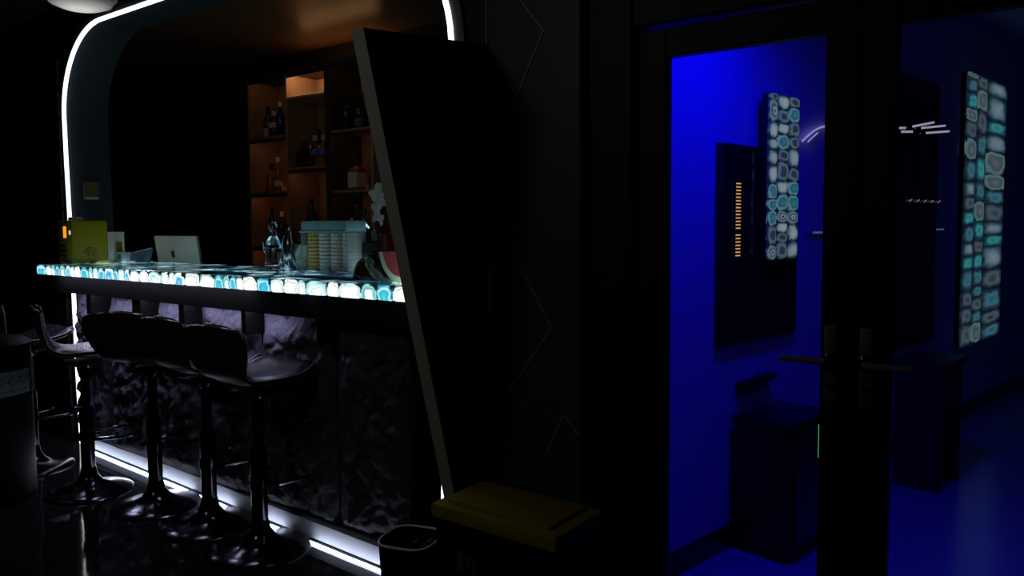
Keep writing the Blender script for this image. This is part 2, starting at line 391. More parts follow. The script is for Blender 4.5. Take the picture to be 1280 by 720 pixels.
# small yellow sticker on the left leg of the arch
st = thing('sticker', (-5.212, 2.383, 1.638), 'small yellow square sticker with pale margin on the arch lining', 'sticker')
MB().box(-.0, .004, -.05, .05, -.06, .06, .001, seg=1).build('backing', M['print_grey'], st)
MB().box(.004, .006, -.042, .042, -.028, .052).build('yellow_field', M['sticker'], st)
MB().box(.004, .006, -.042, .042, -.055, -.038).build('caption_strip', M['white_card'], st)

# hexagon wall between bar and doors
hexw = struct(MB().box(-1.76, -1.362, 2.20, 2.27, 0, CEIL, .004, seg=1), 'wall_middle', M['hexwall'], 'dark petrol wall with fine hexagon lines')
def inlay(pts, y=2.199):
    bb = MB()
    for (x0, z0), (x1, z1) in zip(pts[:-1], pts[1:]):
        d = Vector((x1-x0, 0, z1-z0)); l = d.length; a = math.atan2(d.z, d.x)
        bb.box(0, l, -.003, .004, -.003, .003, T=Matrix.Translation((x0, y, z0)) @ Matrix.Rotation(-a, 4, 'Y'))
    bb.build('hexagon_line', M['inlay'], hexw)
inlay([(-1.79+.04, 2.36), (-1.507, 2.06), (-1.75, 1.62)])
inlay([(-1.75, 1.476), (-1.478, 1.042), (-1.75, .68)])
inlay([(-1.429, .745), (-1.366, .68)]); inlay([(-1.429, .745), (-1.50, .60)])
inlay([(-1.755, 0.01), (-1.755, 2.79)])

# slanted divider panel
pn = thing('slanted_panel', (-1.775, 2.1, 0), 'tall dark slanted panel closing the right end of the bar', 'panel')
poly = [(2.105-2.1, 0), (2.19-2.1, 0), (2.19-2.1, 2.045), (1.605-2.1, 1.99)]
MB().prism(poly, -.025, .025, 'x').build('board', M['panel_side'], pn)
a0 = Vector((0, .003, .0)); 
MB().add([(-.027, .005, 0), (.027, .005, 0), (.027, -.495, 1.99), (-.027, -.495, 1.99), (-.027, .0, 0), (.027, .0, 0), (.027, -.50, 1.99), (-.027, -.50, 1.99)],
         [(0,1,2,3),(4,5,6,7),(0,1,5,4),(1,2,6,5),(2,3,7,6),(3,0,4,7)]).build('edge_strip', M['panel_edge'], pn)['label'] = 'pale grey front edge'

# doors -------------------------------------------------------------------
DY = 2.30
trim = MB()
trim.box(-1.362, -1.195, 2.24, 2.36, 0, CEIL, .004, seg=1)
struct(trim, 'trim_2', M['door_frame'], 'black door jamb beside the hexagon wall')
struct(MB().box(-1.195, .90, 2.25, 2.36, 2.03, CEIL, .004, seg=1), 'trim_3', M['door_frame'], 'black door head above the glass doors')
struct(MB().box(.20, .90, 2.25, 2.36, 0, 2.03, .004, seg=1), 'trim_4', M['door_frame'], 'black jamb right of the glass doors')
gl = thing('edge_profile', (-1.377+.03, 2.237, 1.30), 'thin dark metal strip on the black door jamb', 'strip')
MB().box(-.004, .004, -.004, .003, -.36, .44, .001, seg=1).build('strip', M['dark_chrome'], gl)
def door(name, x0, x1, px0, px1, hx, side, label):
    d = thing(name, ((x0+x1)/2, DY, 0), label, None); d['kind'] = 'structure'
    cx = (x0+x1)/2
    MB().box(x0-cx, px0-cx, -.025, .025, .01, 2.02, .004, seg=1).build('stile', M['door_frame'], d)
    MB().box(px1-cx, x1-cx, -.025, .025, .01, 2.02, .004, seg=1).build('stile', M['door_frame'], d)
    MB().box(px0-cx, px1-cx, -.025, .025, 1.93, 2.02, .003, seg=1).build('rail', M['door_frame'], d)
    MB().box(px0-cx, px1-cx, -.025, .025, .01, .13, .003, seg=1).build('rail', M['door_frame'], d)
    MB().box(px0-cx-.005, px1-cx+.005, -.004, .004, .125, 1.935).build('glass_pane', M['pane'], d)
    pl = MB().box(-.017, .017, -.008, 0, -.115, .115, .003).build('handle_plate', M['brushed'], d, (hx-cx, -.025, .993)); pl['label'] = 'long brushed steel handle plate'
    q = MB(); q.lathe([(.021, 0), (.021, .014), (.012, .018), (.012, .05)], 16, T=Matrix.Rotation(radians(90), 4, 'X'))
    q.build('rosette', M['gloss_black'], pl, (0, -.008, .02))
    l = MB().tube([(0, -.052, .02), (side*.03, -.055, .02), (side*.125, -.050, .019)], [.010, .0095, .008], 10).build('lever', M['lever'], pl)
    MB().lathe([(.009, 0), (.009, .005), (.003, .006)], 14, T=Matrix.Rotation(radians(90), 4, 'X')).build('keyhole', M['gloss_black'], pl, (0, -.008, -.055))
    for zz in (.103, -.103): MB().lathe([(.004, 0), (.004, .002)], 8, T=Matrix.Rotation(radians(90), 4, 'X')).build('screw', M['gloss_black'], pl, (0, -.008, zz))
    return d
door('door_1', -1.192, -.516, -1.091, -.604, -.576, -1, 'left glass door leaf with wide black frame')
door('door_2', -.510, .166, -.421, .066, -.481, 1, 'right glass door leaf with wide black frame')

# blue room ---------------------------------------------------------------
RD = Vector((.167, .986, 0)).normalized(); RN = Vector((RD.y, -RD.x, 0)); R0 = Vector((-1.271, 2.81, 0))
RZ = math.atan2(RD.y, RD.x)                       # local x runs along the wall, local -y looks into the room
def on_wall(t, off=0., z=0.): return R0 + RD*t + RN*off + Vector((0, 0, z))
b = MB().box(-.42, 7.3, 0, .06, 0, 2.86); struct(b, 'wall_room', M['room_wall'], 'long pale wall of the blue lit room', loc=R0, rot=(0, 0, RZ))
b = MB().box(-.42, 7.3, -.016, 0, 0, .10, .003, seg=1); struct(b, 'baseboard_room', M['room_dark'], 'dark baseboard of the blue lit room', loc=R0, rot=(0, 0, RZ))
struct(MB().box(-1.6, 4.4, 2.36, 10.1, CEIL, CEIL+.05), 'ceiling_room', M['room_wall'], 'pale ceiling of the blue lit room')
struct(MB().box(-1.6, 4.4, 10.05, 10.15, 0, CEIL), 'wall_far', M['room_wall'], 'far wall of the blue lit room')
struct(MB().box(4.3, 4.4, 2.36, 10.1, 0, CEIL), 'wall_opposite', M['room_wall'], 'opposite wall of the blue lit room')
bl = thing('ceiling_lamp', (-.74, 2.78, 2.36), 'round blue lamp above the glass doors', 'lamp')  # unseen lamp added to give the room its blue brightness
MB().lathe([(.10, 0), (.10, .03), (.02, .04), (.012, .44)], 24).build('housing', M['gloss_black'], bl)
MB().lathe([(.085, -.006), (.085, .0)], 24).build('diffuser', M['blue_lamp'], bl)

bl2 = thing('ceiling_lamp', (.35, 2.75, 2.40), 'round blue lamp hanging inside behind the right door jamb', 'lamp')  # second unseen lamp, added to brighten the right part of the room
MB().lathe([(.10, 0), (.10, .03), (.02, .04), (.012, .40)], 24).build('housing', M['gloss_black'], bl2)
MB().lathe([(.085, -.006), (.085, .0)], 24).build('diffuser', M['blue_lamp_dim'], bl2)
def wall_thing(name, t, z, label, cat, off=0.):
    p = on_wall(t, off, z); return thing(name, p, label, cat, None, RZ)
# dark framed screen; amber reflection set as glowing rungs on it
bd = wall_thing('wall_screen', .565, 1.31, 'dark glossy framed screen hanging on the blue wall', 'screen')
MB().box(-.335, .335, -.03, 0, -.42, .42, .006).build('frame', M['black'], bd)
MB().box(-.32, .32, -.033, -.028, -.04, .405).build('glass_front', M['room_dark'], bd)
MB().box(-.32, .32, -.033, -.028, -.405, -.052).build('glass_front', M['room_dark'], bd)
al = wall_thing('amber_light', .345, 1.41, 'amber ladder of small light rungs on the dark screen', 'light', .034)
MB().box(-.022, .022, -.006, 0, -.15, .158, .001, seg=1).build('backing', M['black'], al)
rung = MB().box(-.016, .016, -.004, 0, -.0024, .0024).mesh('rung', M['amber_light'])
for i in range(22):
    z = -.145+i*.0143
    if i not in (7,): inst('rung', rung, al, (-.002, -.006, z))
def agate_panel(name, t, z, wdt, hgt, cols, rows, meshes, label, off, sizes):
    p = wall_thing(name, t, z, label, 'panel', off)
    MB().box(-wdt/2, wdt/2, -.03, 0, -hgt/2, hgt/2, .004, seg=1).build('backing', M['resin'], p)
    x = -wdt/2
    for c in range(cols):
        cw = wdt*sizes[c]; z0 = -hgt/2; i = 0
        while z0 < hgt/2-.02:
            hh = min(hgt/rows*random.uniform(.65, 1.4), hgt/2-z0)
            if hgt/2-z0-hh < .03: hh = hgt/2-z0
            inst('agate_slice', random.choice(meshes), p, (x+cw/2, -.03, z0+hh/2), (cw*.55, .012, hh*.55)); z0 += hh
        x += cw
    return p
sl_l = slice_meshes('agate_slice', M['agate_left'], 6, 4.5, .04); sl_r = slice_meshes('agate_slice', M['agate_right'], 6, 6, .04)
agate_panel('agate_panel', .672, 1.60, .275, .72, 3, 11, sl_l, 'slim grey green agate panel lit from behind in front of the dark screen', .036, (.27, .37, .36))  # agate mirrored in the left door glass, set inside as a glowing panel
agate_panel('agate_panel', 3.75, 1.475, .93, 1.88, 3, 15, sl_r, 'tall teal agate panel lit from behind on the far end of the blue wall', .004, (.24, .24, .52))  # right door glass reflection, likewise given its own glowing panel
# violet curve reflected in the door glass, set as a glowing tube
nt_ = wall_thing('neon_twig', .96, 1.785, 'small curved violet neon twig glowing beside the slim agate panel', 'light', .02)
MB().tube([(-.01+.30*u, 0, .09*sin(u*1.7)) for u in [i/12 for i in range(13)]], .0045, 6).build('tube', M['violet_neon'], nt_)
MB().tube([(.04+.10*u, -.004, .0+.05*u) for u in [i/5 for i in range(6)]], .0035, 6).build('tube', M['violet_neon'], nt_)
# reflection of the lit counter, set as a thin glowing line along the wall
tl = wall_thing('light_rail', 1.45, 1.352, 'thin faint teal light rail running along the blue wall', 'rail', .004)
MB().box(-.42, 1.55, -.010, 0, -.008, .008, .002, seg=1).build('rail', M['room_wall'], tl)
for x0, x1 in ((-.36, -.10), (.55, .68), (.70, .92), (.95, 1.18), (1.22, 1.52)):
    MB().box(x0, x1, -.014, -.011, -.005, .005).build('diffuser', M['teal_line'], tl)
# dark tall wall cabinet; door-glass light streaks set as glowing bars
cb = wall_thing('wall_cabinet', 2.33, 1.45, 'black tall wall cabinet seen through the right door', 'cabinet')
MB().box(-.36, .36, -.05, 0, -.80, .80, .005, seg=1).build('body', M['black'], cb)
MB().box(-.345, -.01, -.064, -.05, -.78, .78, .004, seg=1).build('door', M['room_dark'], cb)
MB().box(.01, .345, -.064, -.05, -.78, .78, .004, seg=1).build('door', M['room_dark'], cb)
for i, (t0, t1, z, dz) in enumerate(((1.905, 2.07, 1.917, .014), (2.011, 2.181, 1.905, .014), (2.179, 2.532, 1.948, .054), (2.32, 2.734, 1.951, .048), (2.40, 2.81, 1.928, .042))):
    lb = wall_thing('light_bar', (t0+t1)/2, z+dz/2, ['lowest short pale light bar at the left of the cluster on the black cabinet', 'second short pale light bar at the left of the cluster on the black cabinet',
        'topmost long pale light bar of the cluster on the black cabinet', 'middle long pale light bar reaching past the black cabinet', 'lowest long pale light bar reaching past the black cabinet'][i], 'light', .075)
    lb['group'] = 'pale light bars on the blue wall'
    L_ = (t1-t0)/2
    MB().box(-L_, L_, -.004, .008, -.007, .007, .001, seg=1, T=Matrix.Rotation(-math.atan2(dz, 2*L_), 4, 'Y')).build('housing', M['gloss_black'], lb)
    MB().box(-L_, L_, -.008, -.004, -.006, .006, T=Matrix.Rotation(-math.atan2(dz, 2*L_), 4, 'Y')).build('diffuser', M['cool_bar'], lb)
for i in range(5):  # row of dashes mirrored in the glass, set as small glowing pieces
    sp = wall_thing('spot_light', 2.20+.12*i, 1.526, 'tiny white spot light on black wall cabinet, %s of five' % ['leftmost', 'second from left', 'middle', 'second from right', 'rightmost'][i], 'light', .070); sp['group'] = 'row of tiny spot lights'
    MB().box(-.022, .022, -.006, 0, -.004, .004, .001, seg=1, T=Matrix.Rotation(-.25, 4, 'Y')).build('lens', M['spot'], sp)
# black floor cabinet in the corner, small shelf above, green indicator
fc = thing('floor_cabinet', (-1.07, 3.325, 0), 'black waist high cabinet on the floor behind the left glass door', 'cabinet', None, RZ)
MB().box(-.19, .19, -.17, .085, .06, .56, .006).build('body', M['room_cab'], fc)
MB().box(-.195, .195, -.175, .09, .56, .585, .004).build('top', M['room_cab'], fc)
MB().box(-.17, .17, -.186, -.17, .08, .54, .004).build('door', M['room_cab'], fc)
MB().box(-.17, .17, -.15, .08, 0, .06).build('plinth', M['black'], fc)
sh = wall_thing('wall_ledge', .545, .705, 'small dark ledge on the blue wall above the black cabinet', 'ledge')
MB().box(-.14, .14, -.05, 0, -.012, .012, .003, T=Matrix.Rotation(-.04, 4, 'Y')).build('board', M['black'], sh)
gi = thing('indicator_light', (-.645, 2.44, .728), 'thin green indicator light beside the frame of the left glass door', 'light')
MB().box(-.006, .006, 0, .012, -.06, .06, .002).build('housing', M['gloss_black'], gi)
MB().box(-.003, .003, -.003, 0, -.055, .05).build('lens', M['green_light'], gi)
# desk at the end of the room
dk = thing('side_desk', tuple(on_wall(1.86, .24)), 'dark brown side desk standing by the wall of the blue room', 'desk', None, RZ)
MB().box(-.17, .17, -.20, .06, .64, .68, .004).build('top', M['desk'], dk)
for sx in (-.14, .14):
    MB().box(sx-.02, sx+.02, -.18, .05, 0, .64).build('side_panel', M['desk'], dk)
MB().box(-.118, .118, -.195, -.17, .44, .63, .003).build('drawer', M['desk'], dk)

# ---------------------------------------------------------------- bar counter
bar = thing('bar_counter', (-3.55, 2.2, 0), 'long bar counter with glowing agate top and rough stone front', 'counter')
def rel(x, y, z=0.): return (x+3.55, y-2.2, z)
def rbox(x0, x1, y0, y1, z0, z1, bev=0., seg=2): return MB().box(x0+3.55, x1+3.55, y0-2.2, y1-2.2, z0, z1, bev, seg=seg)
CT, CB = 1.18, 1.122
top = rbox(-5.115, -1.805, 2.0, 2.56, CB, CT, .003, 1).build('countertop', M['agate_top'], bar); top['label'] = 'translucent agate slab lit from within'
sl = slice_meshes('agate_slice', M['agate'], 8, 7, .03)
x = -5.11
while x < -1.83:
    ww = random.choice((.05, .06, .07, .085, .10, .13)); ww = min(ww, -1.81-x)
    if ww < .02: break
    inst('agate_slice', random.choice(sl), top, rel(x+ww/2, 2.0, (CT+CB)/2-.001), (ww*.53, .006, (CT-CB)*.51)); x += ww
rbox(-5.08, -1.81, 2.07, 2.50, 1.03, CB, .002, 1).build('apron', M['dead_black'], bar)
rbox(-5.06, -2.088, 2.22, 2.50, .09, 1.03).build('carcass', M['black'], bar)
def end_pt(u, v):
    q = Vector((7.3, u*2.2, v*6)); h = noise.ridged_multi_fractal(q, 1.0, 2., 5, 1., 2.)
    e = min(1, v*12, (1-v)*12)
    return rel(-2.088+.002+.010*h*e, 2.10+.13*u+.012*noise.noise(Vector((1, u, v*9)))*e, .005+1.0*v)
MB().grid(end_pt, 10, 70).build('stone_end', M['stone'], bar, ang=38)
MB().prism([(-2.086+3.55, 0), (-2.053+3.55, 0), (-2.028+3.55, .5), (-1.996+3.55, 1.12), (-2.086+3.55, 1.12)], 2.224-2.2, 2.234-2.2, 'y').box(-2.0885+3.55, -2.086+3.55, 2.15-2.2, 2.50-2.2, 0, 1.03).build('end_panel', M['dead_black'], bar)  # added black fin and cap keep the arch light off the stone end
# under-counter light, lavender, over the left half
us = rbox(-4.98, -3.0, 2.018, 2.052, CB-.0022, CB-.0005).build('under_light', M['led_under'], bar); us['label'] = 'lavender light strip under the slab'
rbox(-5.08, -1.81, 2.064, 2.071, 1.012, CB-.003).build('lip', M['dead_black'], bar)
ws_ = rbox(-4.98, -2.9, 2.078, 2.098, 1.0285, 1.0305).build('stone_light', M['led_stone'], bar); ws_['label'] = 'lavender strip grazing the stone front'
# plinth, slightly askew, and its floor light
pa = [(-5.07, 2.235), (-2.09, 2.124)]
pb = MB(); d = Vector((pa[1][0]-pa[0][0], pa[1][1]-pa[0][1], 0)); L_ = d.length; ang = math.atan2(d.y, d.x)
T = Matrix.Translation(rel(pa[0][0], pa[0][1])) @ Matrix.Rotation(ang, 4, 'Z')
pb.box(0, L_, 0, .05, .004, .082, .002, T=T, seg=1).build('plinth', M['plinth'], bar)
fl = MB(); pts = []
for i in range(60):
    u = i/59; xx = pa[0][0]+u*(pa[1][0]-pa[0][0]); yy = pa[0][1]+u*(pa[1][1]-pa[0][1])
    pts.append(rel(xx, yy-.034+.005*noise.noise(Vector((xx*5, 1, 0))), .0058))
fl.tube(pts, .0058, 6); fs_ = fl.build('floor_light', M['led_floor'], bar); fs_['label'] = 'cool white light strip lying along the plinth'
# stone panels
def stone_panel(x0, x1, seed):
    def yb(xx): return 2.20-.03*(xx+5.06)/3.0
    nu, nv = 60, 110; b = MB(); vs = []; rz = []
    for j in range(nv+1):
        v = j/nv
        for i in range(nu+1):
            u = i/nu; xx = x0+u*(x1-x0)
            ztop = 1.0+.045*noise.noise(Vector((xx*8, seed, 3)))+.02*noise.noise(Vector((xx*31, seed, 8)))
            z = .088+v*(ztop-.088)
            p = Vector((xx*5.5, z*5.5, seed*.7))
            h = noise.hetero_terrain(p, 1.0, 2.1, 6, .6)*.5 + .5*abs(noise.noise(p*3.1))
            cr = noise.ridged_multi_fractal(p*1.2, 1.0, 2., 5, 1., 2.)*.35
            e = min(1., min(u, 1-u)*7, v*14, (1-v)*10)
            fr = noise.ridged_multi_fractal(p*3.3, .9, 2.1, 4, 1., 2.)*.3; vr = noise.voronoi(p*1.7)[0]; fc = min(.5, vr[1]-vr[0])
            yy = yb(xx) - (.004+.075*(h*.55+cr*.4+fr*.28+fc*.5-.22))*max(e, .12)
            vs.append(rel(xx, yy, z))
    fs = [(j*(nu+1)+i, j*(nu+1)+i+1, (j+1)*(nu+1)+i+1, (j+1)*(nu+1)+i) for j in range(nv) for i in range(nu)]
    b.add(vs, fs)
    ring = [i for i in range(nu+1)]+[j*(nu+1)+nu for j in range(1, nv+1)]+[nv*(nu+1)+i for i in range(nu-1, -1, -1)]+[j*(nu+1) for j in range(nv-1, 0, -1)]
    o = len(b.v); b.v += [(b.v[k][0], yb(b.v[k][0]-3.55)-2.2+.03, b.v[k][2]) for k in ring]
    nr = len(ring)
    for k in range(nr): b.f.append((ring[k], ring[(k+1) % nr], o+(k+1) % nr, o+k)); b.m.append(0)
    b.f.append(tuple(o+k for k in range(nr))); b.m.append(0)
    return b.build('stone_panel', M['stone'], bar, ang=38)
seams = [-5.06, -4.63, -4.085, -3.638, -3.11, -2.575, -2.088]
for k, (x0, x1) in enumerate(zip(seams[:-1], seams[1:])): stone_panel(x0+.006, x1-.006, k*3.7+1)
for xc, ww in ((-4.63, .055), (-4.085, .09), (-3.638, .05), (-3.11, .035), (-2.575, .03)):
    rbox(xc-ww/2, xc+ww/2, 2.075, 2.215, .90, CB-.016, .003, 1).build('bracket', M['dead_black'], bar)
# work bench behind the counter
wb = thing('work_bench', (-4.2, 2.78, 0), 'dark work bench hidden behind the bar counter', 'bench')
MB().box(-1.2, 1.75, -.18, .22, .93, .96, .004).build('worktop', M['black'], wb)
MB().box(-1.15, 1.70, -.12, .20, 0, .93).build('body', M['black'], wb)

# ---------------------------------------------------------------- back shelves with bottles
SY, SB = 3.80, 4.11
bs = thing('bottle_shelf', (-4.81, 3.95, 0), 'tall brown back bar shelf with lit bottle compartments', 'shelf')
def sbox(x0, x1, y0, y1, z0, z1, bev=0.): return MB().box(x0+4.81, x1+4.81, y0-3.95, y1-3.95, z0, z1, bev, seg=1)
DX = [(-5.55, -5.53), (-5.06, -5.035), (-4.59, -4.515), (-4.10, -4.07)]
for a, c in DX: sbox(a, c, SY, SB, .0, 2.60, .002).build('upright', M['wood_dark'] if a > -4.6 and a < -4.5 else M['wood'], bs)
sbox(-5.55, -4.07, SB-.012, SB, .0, 2.60).build('back_panel', M['wood'], bs)
sbox(-5.55, -4.07, SY-.01, SB, 2.58, 2.62, .002).build('top_board', M['wood_dark'], bs)
cv = sbox(-5.0, -4.15, SY+.10, SY+.16, 2.622, 2.634).build('cove_light', M['warm'], bs); cv['label'] = 'warm strip shining up at the ceiling'  # hidden strip added on the shelf to light the brown ceiling
rows = {0: [2.12, 1.683, 1.246], 1: [2.40, 1.857, 1.30], 2: [2.105, 1.662, 1.225]}
for c in range(3):
    xa, xb = DX[c][1], DX[c+1][0]
    for z in rows[c]: sbox(xa, xb, SY, SB-.012, z-.018, z, .002).build('shelf_board', M['wood'], bs)
    tops = [2.58]+[z-.018 for z in rows[c]]
    for k, zt in enumerate(tops):
        bright = (c == 1 and k == 0)
        if c == 1 and k in (1,): continue
        sbox(xa, xb, SY, SY+.010, zt-.028, zt, .001).build('lip', M['wood_dark'], bs)
        sbox(xa+.05, xb-.05, SY+.014, SY+.026, zt-.012, zt-.0005).build('shelf_light', M['warm_bright'] if bright else M['warm'], bs)
    for z in rows[c][1:2]: sbox(xa+.03, xb-.03, SB-.05, SB-.042, z+.0005, z+.005).build('shelf_light', M['warm_low'], bs)
    sbox(xa, xb, SY+.02, SB-.012, .86, .90).build('shelf_board', M['wood_dark'], bs)
    sbox(xa, xb, SY, SY+.02, .06, .86, .003).build('door', M['wood_dark'], bs)

SIL = {
 'wine': [(.030, 0), (.036, .008), (.037, .17), (.033, .20), (.018, .225), (.0145, .24), (.014, .30)],
 'liquor': [(.038, 0), (.042, .008), (.043, .15), (.038, .18), (.02, .205), (.016, .22), (.016, .26)],
 'square': [(.045, 0), (.050, .006), (.050, .14), (.045, .16), (.02, .18), (.016, .19), (.016, .225)],
 'flask': [(.035, 0), (.046, .01), (.05, .06), (.045, .12), (.03, .15), (.016, .17), (.015, .22)],
 'slim': [(.026, 0), (.030, .006), (.030, .19), (.026, .22), (.013, .25), (.012, .31)],
}
def bottle(kind, loc, label, glass, cap, lab=None, lz=(.04, .12), hs=1., group='bottles on the back bar shelves', sides=20):
    o = thing('bottle', loc, label, 'bottle', group)
    pr = [(r, z*hs) for r, z in SIL[kind]]
    n_ = 4 if kind == 'square' else sides
    T = Matrix.Rotation(pi/4, 4, 'Z') if kind == 'square' else None
    k = 1.3 if kind == 'square' else 1
    MB().lathe([(r*(k if z < .165*hs else 1), z) for r, z in pr], n_, T=T).build('body', glass, o, ang=50)
    rt, zt = pr[-1]
    MB().lathe([(rt*1.2, -.028), (rt*1.25, -.02), (rt*1.25, .008), (rt*1.05, .012)], 14).build('cap', cap, o, (0, 0, zt))
    if lab:
        R = max(r for r, z in pr)*k + (.0012 if kind != 'square' else .002)
        MB().lathe([(R, lz[0]*hs), (R, lz[1]*hs)], n_, T=T, cap=False).build('label', lab, o, ang=50)
    return o
BY = 3.93
bd_, bb_, bbl, ba, bg = M['bottle_dark'], M['bottle_brown'], M['bottle_blue'], M['bottle_amber'], M['glass']
K, C_ = M['label_dark'], M['label_cream']
bottle('wine', (-5.46, BY, 2.12), 'dark wine bottle with low pale label, leftmost on the upper left shelf', bb_, K, C_, (.02, .10), .85)
bottle('flask', (-5.375, BY, 2.12), 'brown round shouldered bottle with pale cap in the middle of the upper left shelf', bb_, C_, C_, (.09, .13), .95)
bottle('wine', (-5.29, BY, 2.12), 'dark blue bottle with white cap, rightmost on the upper left shelf', bbl, M['white_card'], None, hs=.92)
bottle('flask', (-5.43, BY, 1.683), 'amber flask with dark neck on the second left shelf', ba, K)
bottle('wine', (-5.34, BY, 1.683), 'amber tall bottle at the right of the second left shelf', ba, C_, C_, (.05, .10), .9)
bottle('slim', (-5.40, BY-.03, 1.246), 'slim dark bottle behind the glass decanter on the third left shelf', bd_, K)
bottle('liquor', (-5.30, BY, 1.246), 'dark bottle with amber cap on the third left shelf', bb_, C_)
bottle('square', (-4.945, BY-.04, 1.857), 'broad black square bottle, leftmost on the middle shelf', bd_, K, None, hs=.85)
bottle('slim', (-4.90, BY+.07, 1.857), 'slim dark bottle standing behind the square black bottle', bd_, K, None, hs=.95)
bottle('liquor', (-4.825, BY-.03, 1.857), 'clear bottle with violet blue label on the middle shelf', bg, C_, M['label_blue'], (.10, .155), .9)
bottle('liquor', (-4.725, BY-.03, 1.857), 'clear bottle with violet blue label against the right upright of the middle shelf', bg, C_, M['label_blue'], (.10, .155), .88)
bottle('wine', (-4.87, BY-.04, 1.30), 'dark tall bottle on the lower middle shelf above the blue lid', bd_, K)
bottle('wine', (-4.95, BY, 1.30), 'dark shadowy bottle left of the tall one on the lower middle shelf', bd_, K, None, hs=.8)
bottle('wine', (-4.455, BY-.03, 2.105), 'black wine bottle, leftmost on the upper right shelf', bd_, K, None, hs=.85)
bottle('wine', (-4.385, BY+.05, 2.105), 'black wine bottle, second on the upper right shelf', bd_, K, M['print_grey'], (.03, .08), .88)
bottle('wine', (-4.315, BY-.03, 2.105), 'black wine bottle with dull label, third on the upper right shelf', bd_, K, M['print_grey'], (.03, .09), .9)
bottle('wine', (-4.24, BY+.02, 2.105), 'black wine bottle, rightmost on the upper right shelf', bd_, K, None, hs=.86)
bottle('wine', (-4.435, BY+.02, 1.662), 'dark green tall bottle, leftmost on the second right shelf', bd_, K, M['print_grey'], (.05, .12), .95)
bottle('square', (-4.335, BY-.05, 1.662), 'amber square whisky bottle with large cream label on the second right shelf', ba, K, C_, (.02, .13), 1.0)
bottle('liquor', (-4.225, BY+.02, 1.662), 'amber bottle at the right end of the second right shelf', ba, K, K, (.05, .13), .8)
bottle('slim', (-4.365, BY-.03, 1.225), 'slim dark bottle on the lower right shelf', bd_, K, None, hs=1.05)
bottle('liquor', (-4.285, BY-.02, 1.225), 'amber bottle with bright glint on the lower right shelf', ba, C_)
bottle('flask', (-4.45, BY, 1.225), 'brown flask on the lower right shelf behind the cup dispenser', bb_, C_)

# ---------------------------------------------------------------- things on the counter
# yellow power bank cabinet
yc = thing('charging_cabinet', (-5.015, 2.235, CT), 'yellow power bank rental cabinet on the left end of the counter', 'cabinet')
MB().box(-.088, .085, -.112, .112, .0, .265, .018, seg=3).build('body', M['yellow'], yc)
MB().box(-.070, .068, -.117, -.110, .02, .25, .004).build('front_panel', M['olive'], yc)['label'] = 'dull olive yellow slotted front'
dsp = MB().box(-.017, .017, -.006, 0, -.035, .035, .005).build('display', M['orange_glow'], yc, (.022, -.116, .193)); dsp['label'] = 'glowing orange display'
MB().box(-.006, .006, -.004, 0, -.012, .012).build('status_light', M['frost_lamp'], yc, (.076, -.112, .19))
for zz in (.05, .08, .11): MB().box(-.055, .03, -.004, 0, -.006, .006, .001, seg=1).build('slot', M['black'], yc, (0, -.116, zz))
MB().box(-.02, .05, -.08, -.02, .262, .285, .005).build('top_unit', M['white_plastic'], yc)
em = MB()
for r, a0, a1 in ((.042, 20, 160), (.029, 15, 165), (.016, -40, 220)):
    pts = [(.0865, r*cos(radians(a0+(a1-a0)*i/14)), .055+r*sin(radians(a0+(a1-a0)*i/14))) for i in range(15)]
    em.tube(pts, .0025, 5)
for yy in (-.012, .012): em.lathe([(.005, -.002), (.005, .002)], 8, T=Matrix.Translation((.0865, yy, .05)) @ Matrix.Rotation(pi/2, 4, 'Y'))
em.build('emblem', M['emblem_print'], yc)
# white carton, card reader, tablet
ct = thing('carton', (-5.065, 2.45, CT), 'narrow white carton standing beside the yellow cabinet', 'box')
MB().box(-.055, .055, -.035, .035, 0, .188, .002, seg=1).build('box', M['white_card'], ct); MB().box(-.056, .056, -.036, .036, .172, .191, .001, seg=1).build('lid_flap', M['white_card'], ct)
MB().box(.0555, .0565, -.02, .02, .04, .13).build('printed_panel', M['sticker'], ct)
cr_ = thing('card_reader', (-4.965, 2.455, CT), 'small pale card reader between carton and tablet', 'reader')
MB().box(-.034, .034, -.03, .03, 0, .062, .006).build('body', M['white_plastic'], cr_); MB().box(-.022, .022, -.032, -.029, .015, .048, .001, seg=1).build('screen', M['screen'], cr_)
tb = thing('tablet_stand', (-4.81, 2.47, CT), 'grey blue tablet leaning on a stand on the counter', 'tablet')
Tt = Matrix.Rotation(radians(-16), 4, 'X') 
MB().add([(-.118, 0, .002), (.118, 0, .002), (.118, 0, .092), (-.118, 0, .055), (-.118, .012, .002), (.118, .012, .002), (.118, .012, .092), (-.118, .012, .055)],
         [(0,1,2,3),(4,5,6,7),(0,1,5,4),(1,2,6,5),(2,3,7,6),(3,0,4,7)], Tt).build('body', M['screen'], tb)
MB().tube([(-.118, -.002, .056), (.118, -.002, .093)], .003, 6, T=Tt).build('rim', M['grey_plastic'], tb)
MB().box(-.05, .05, .0, .07, 0, .006, .002, seg=1).build('foot', M['grey_plastic'], tb)
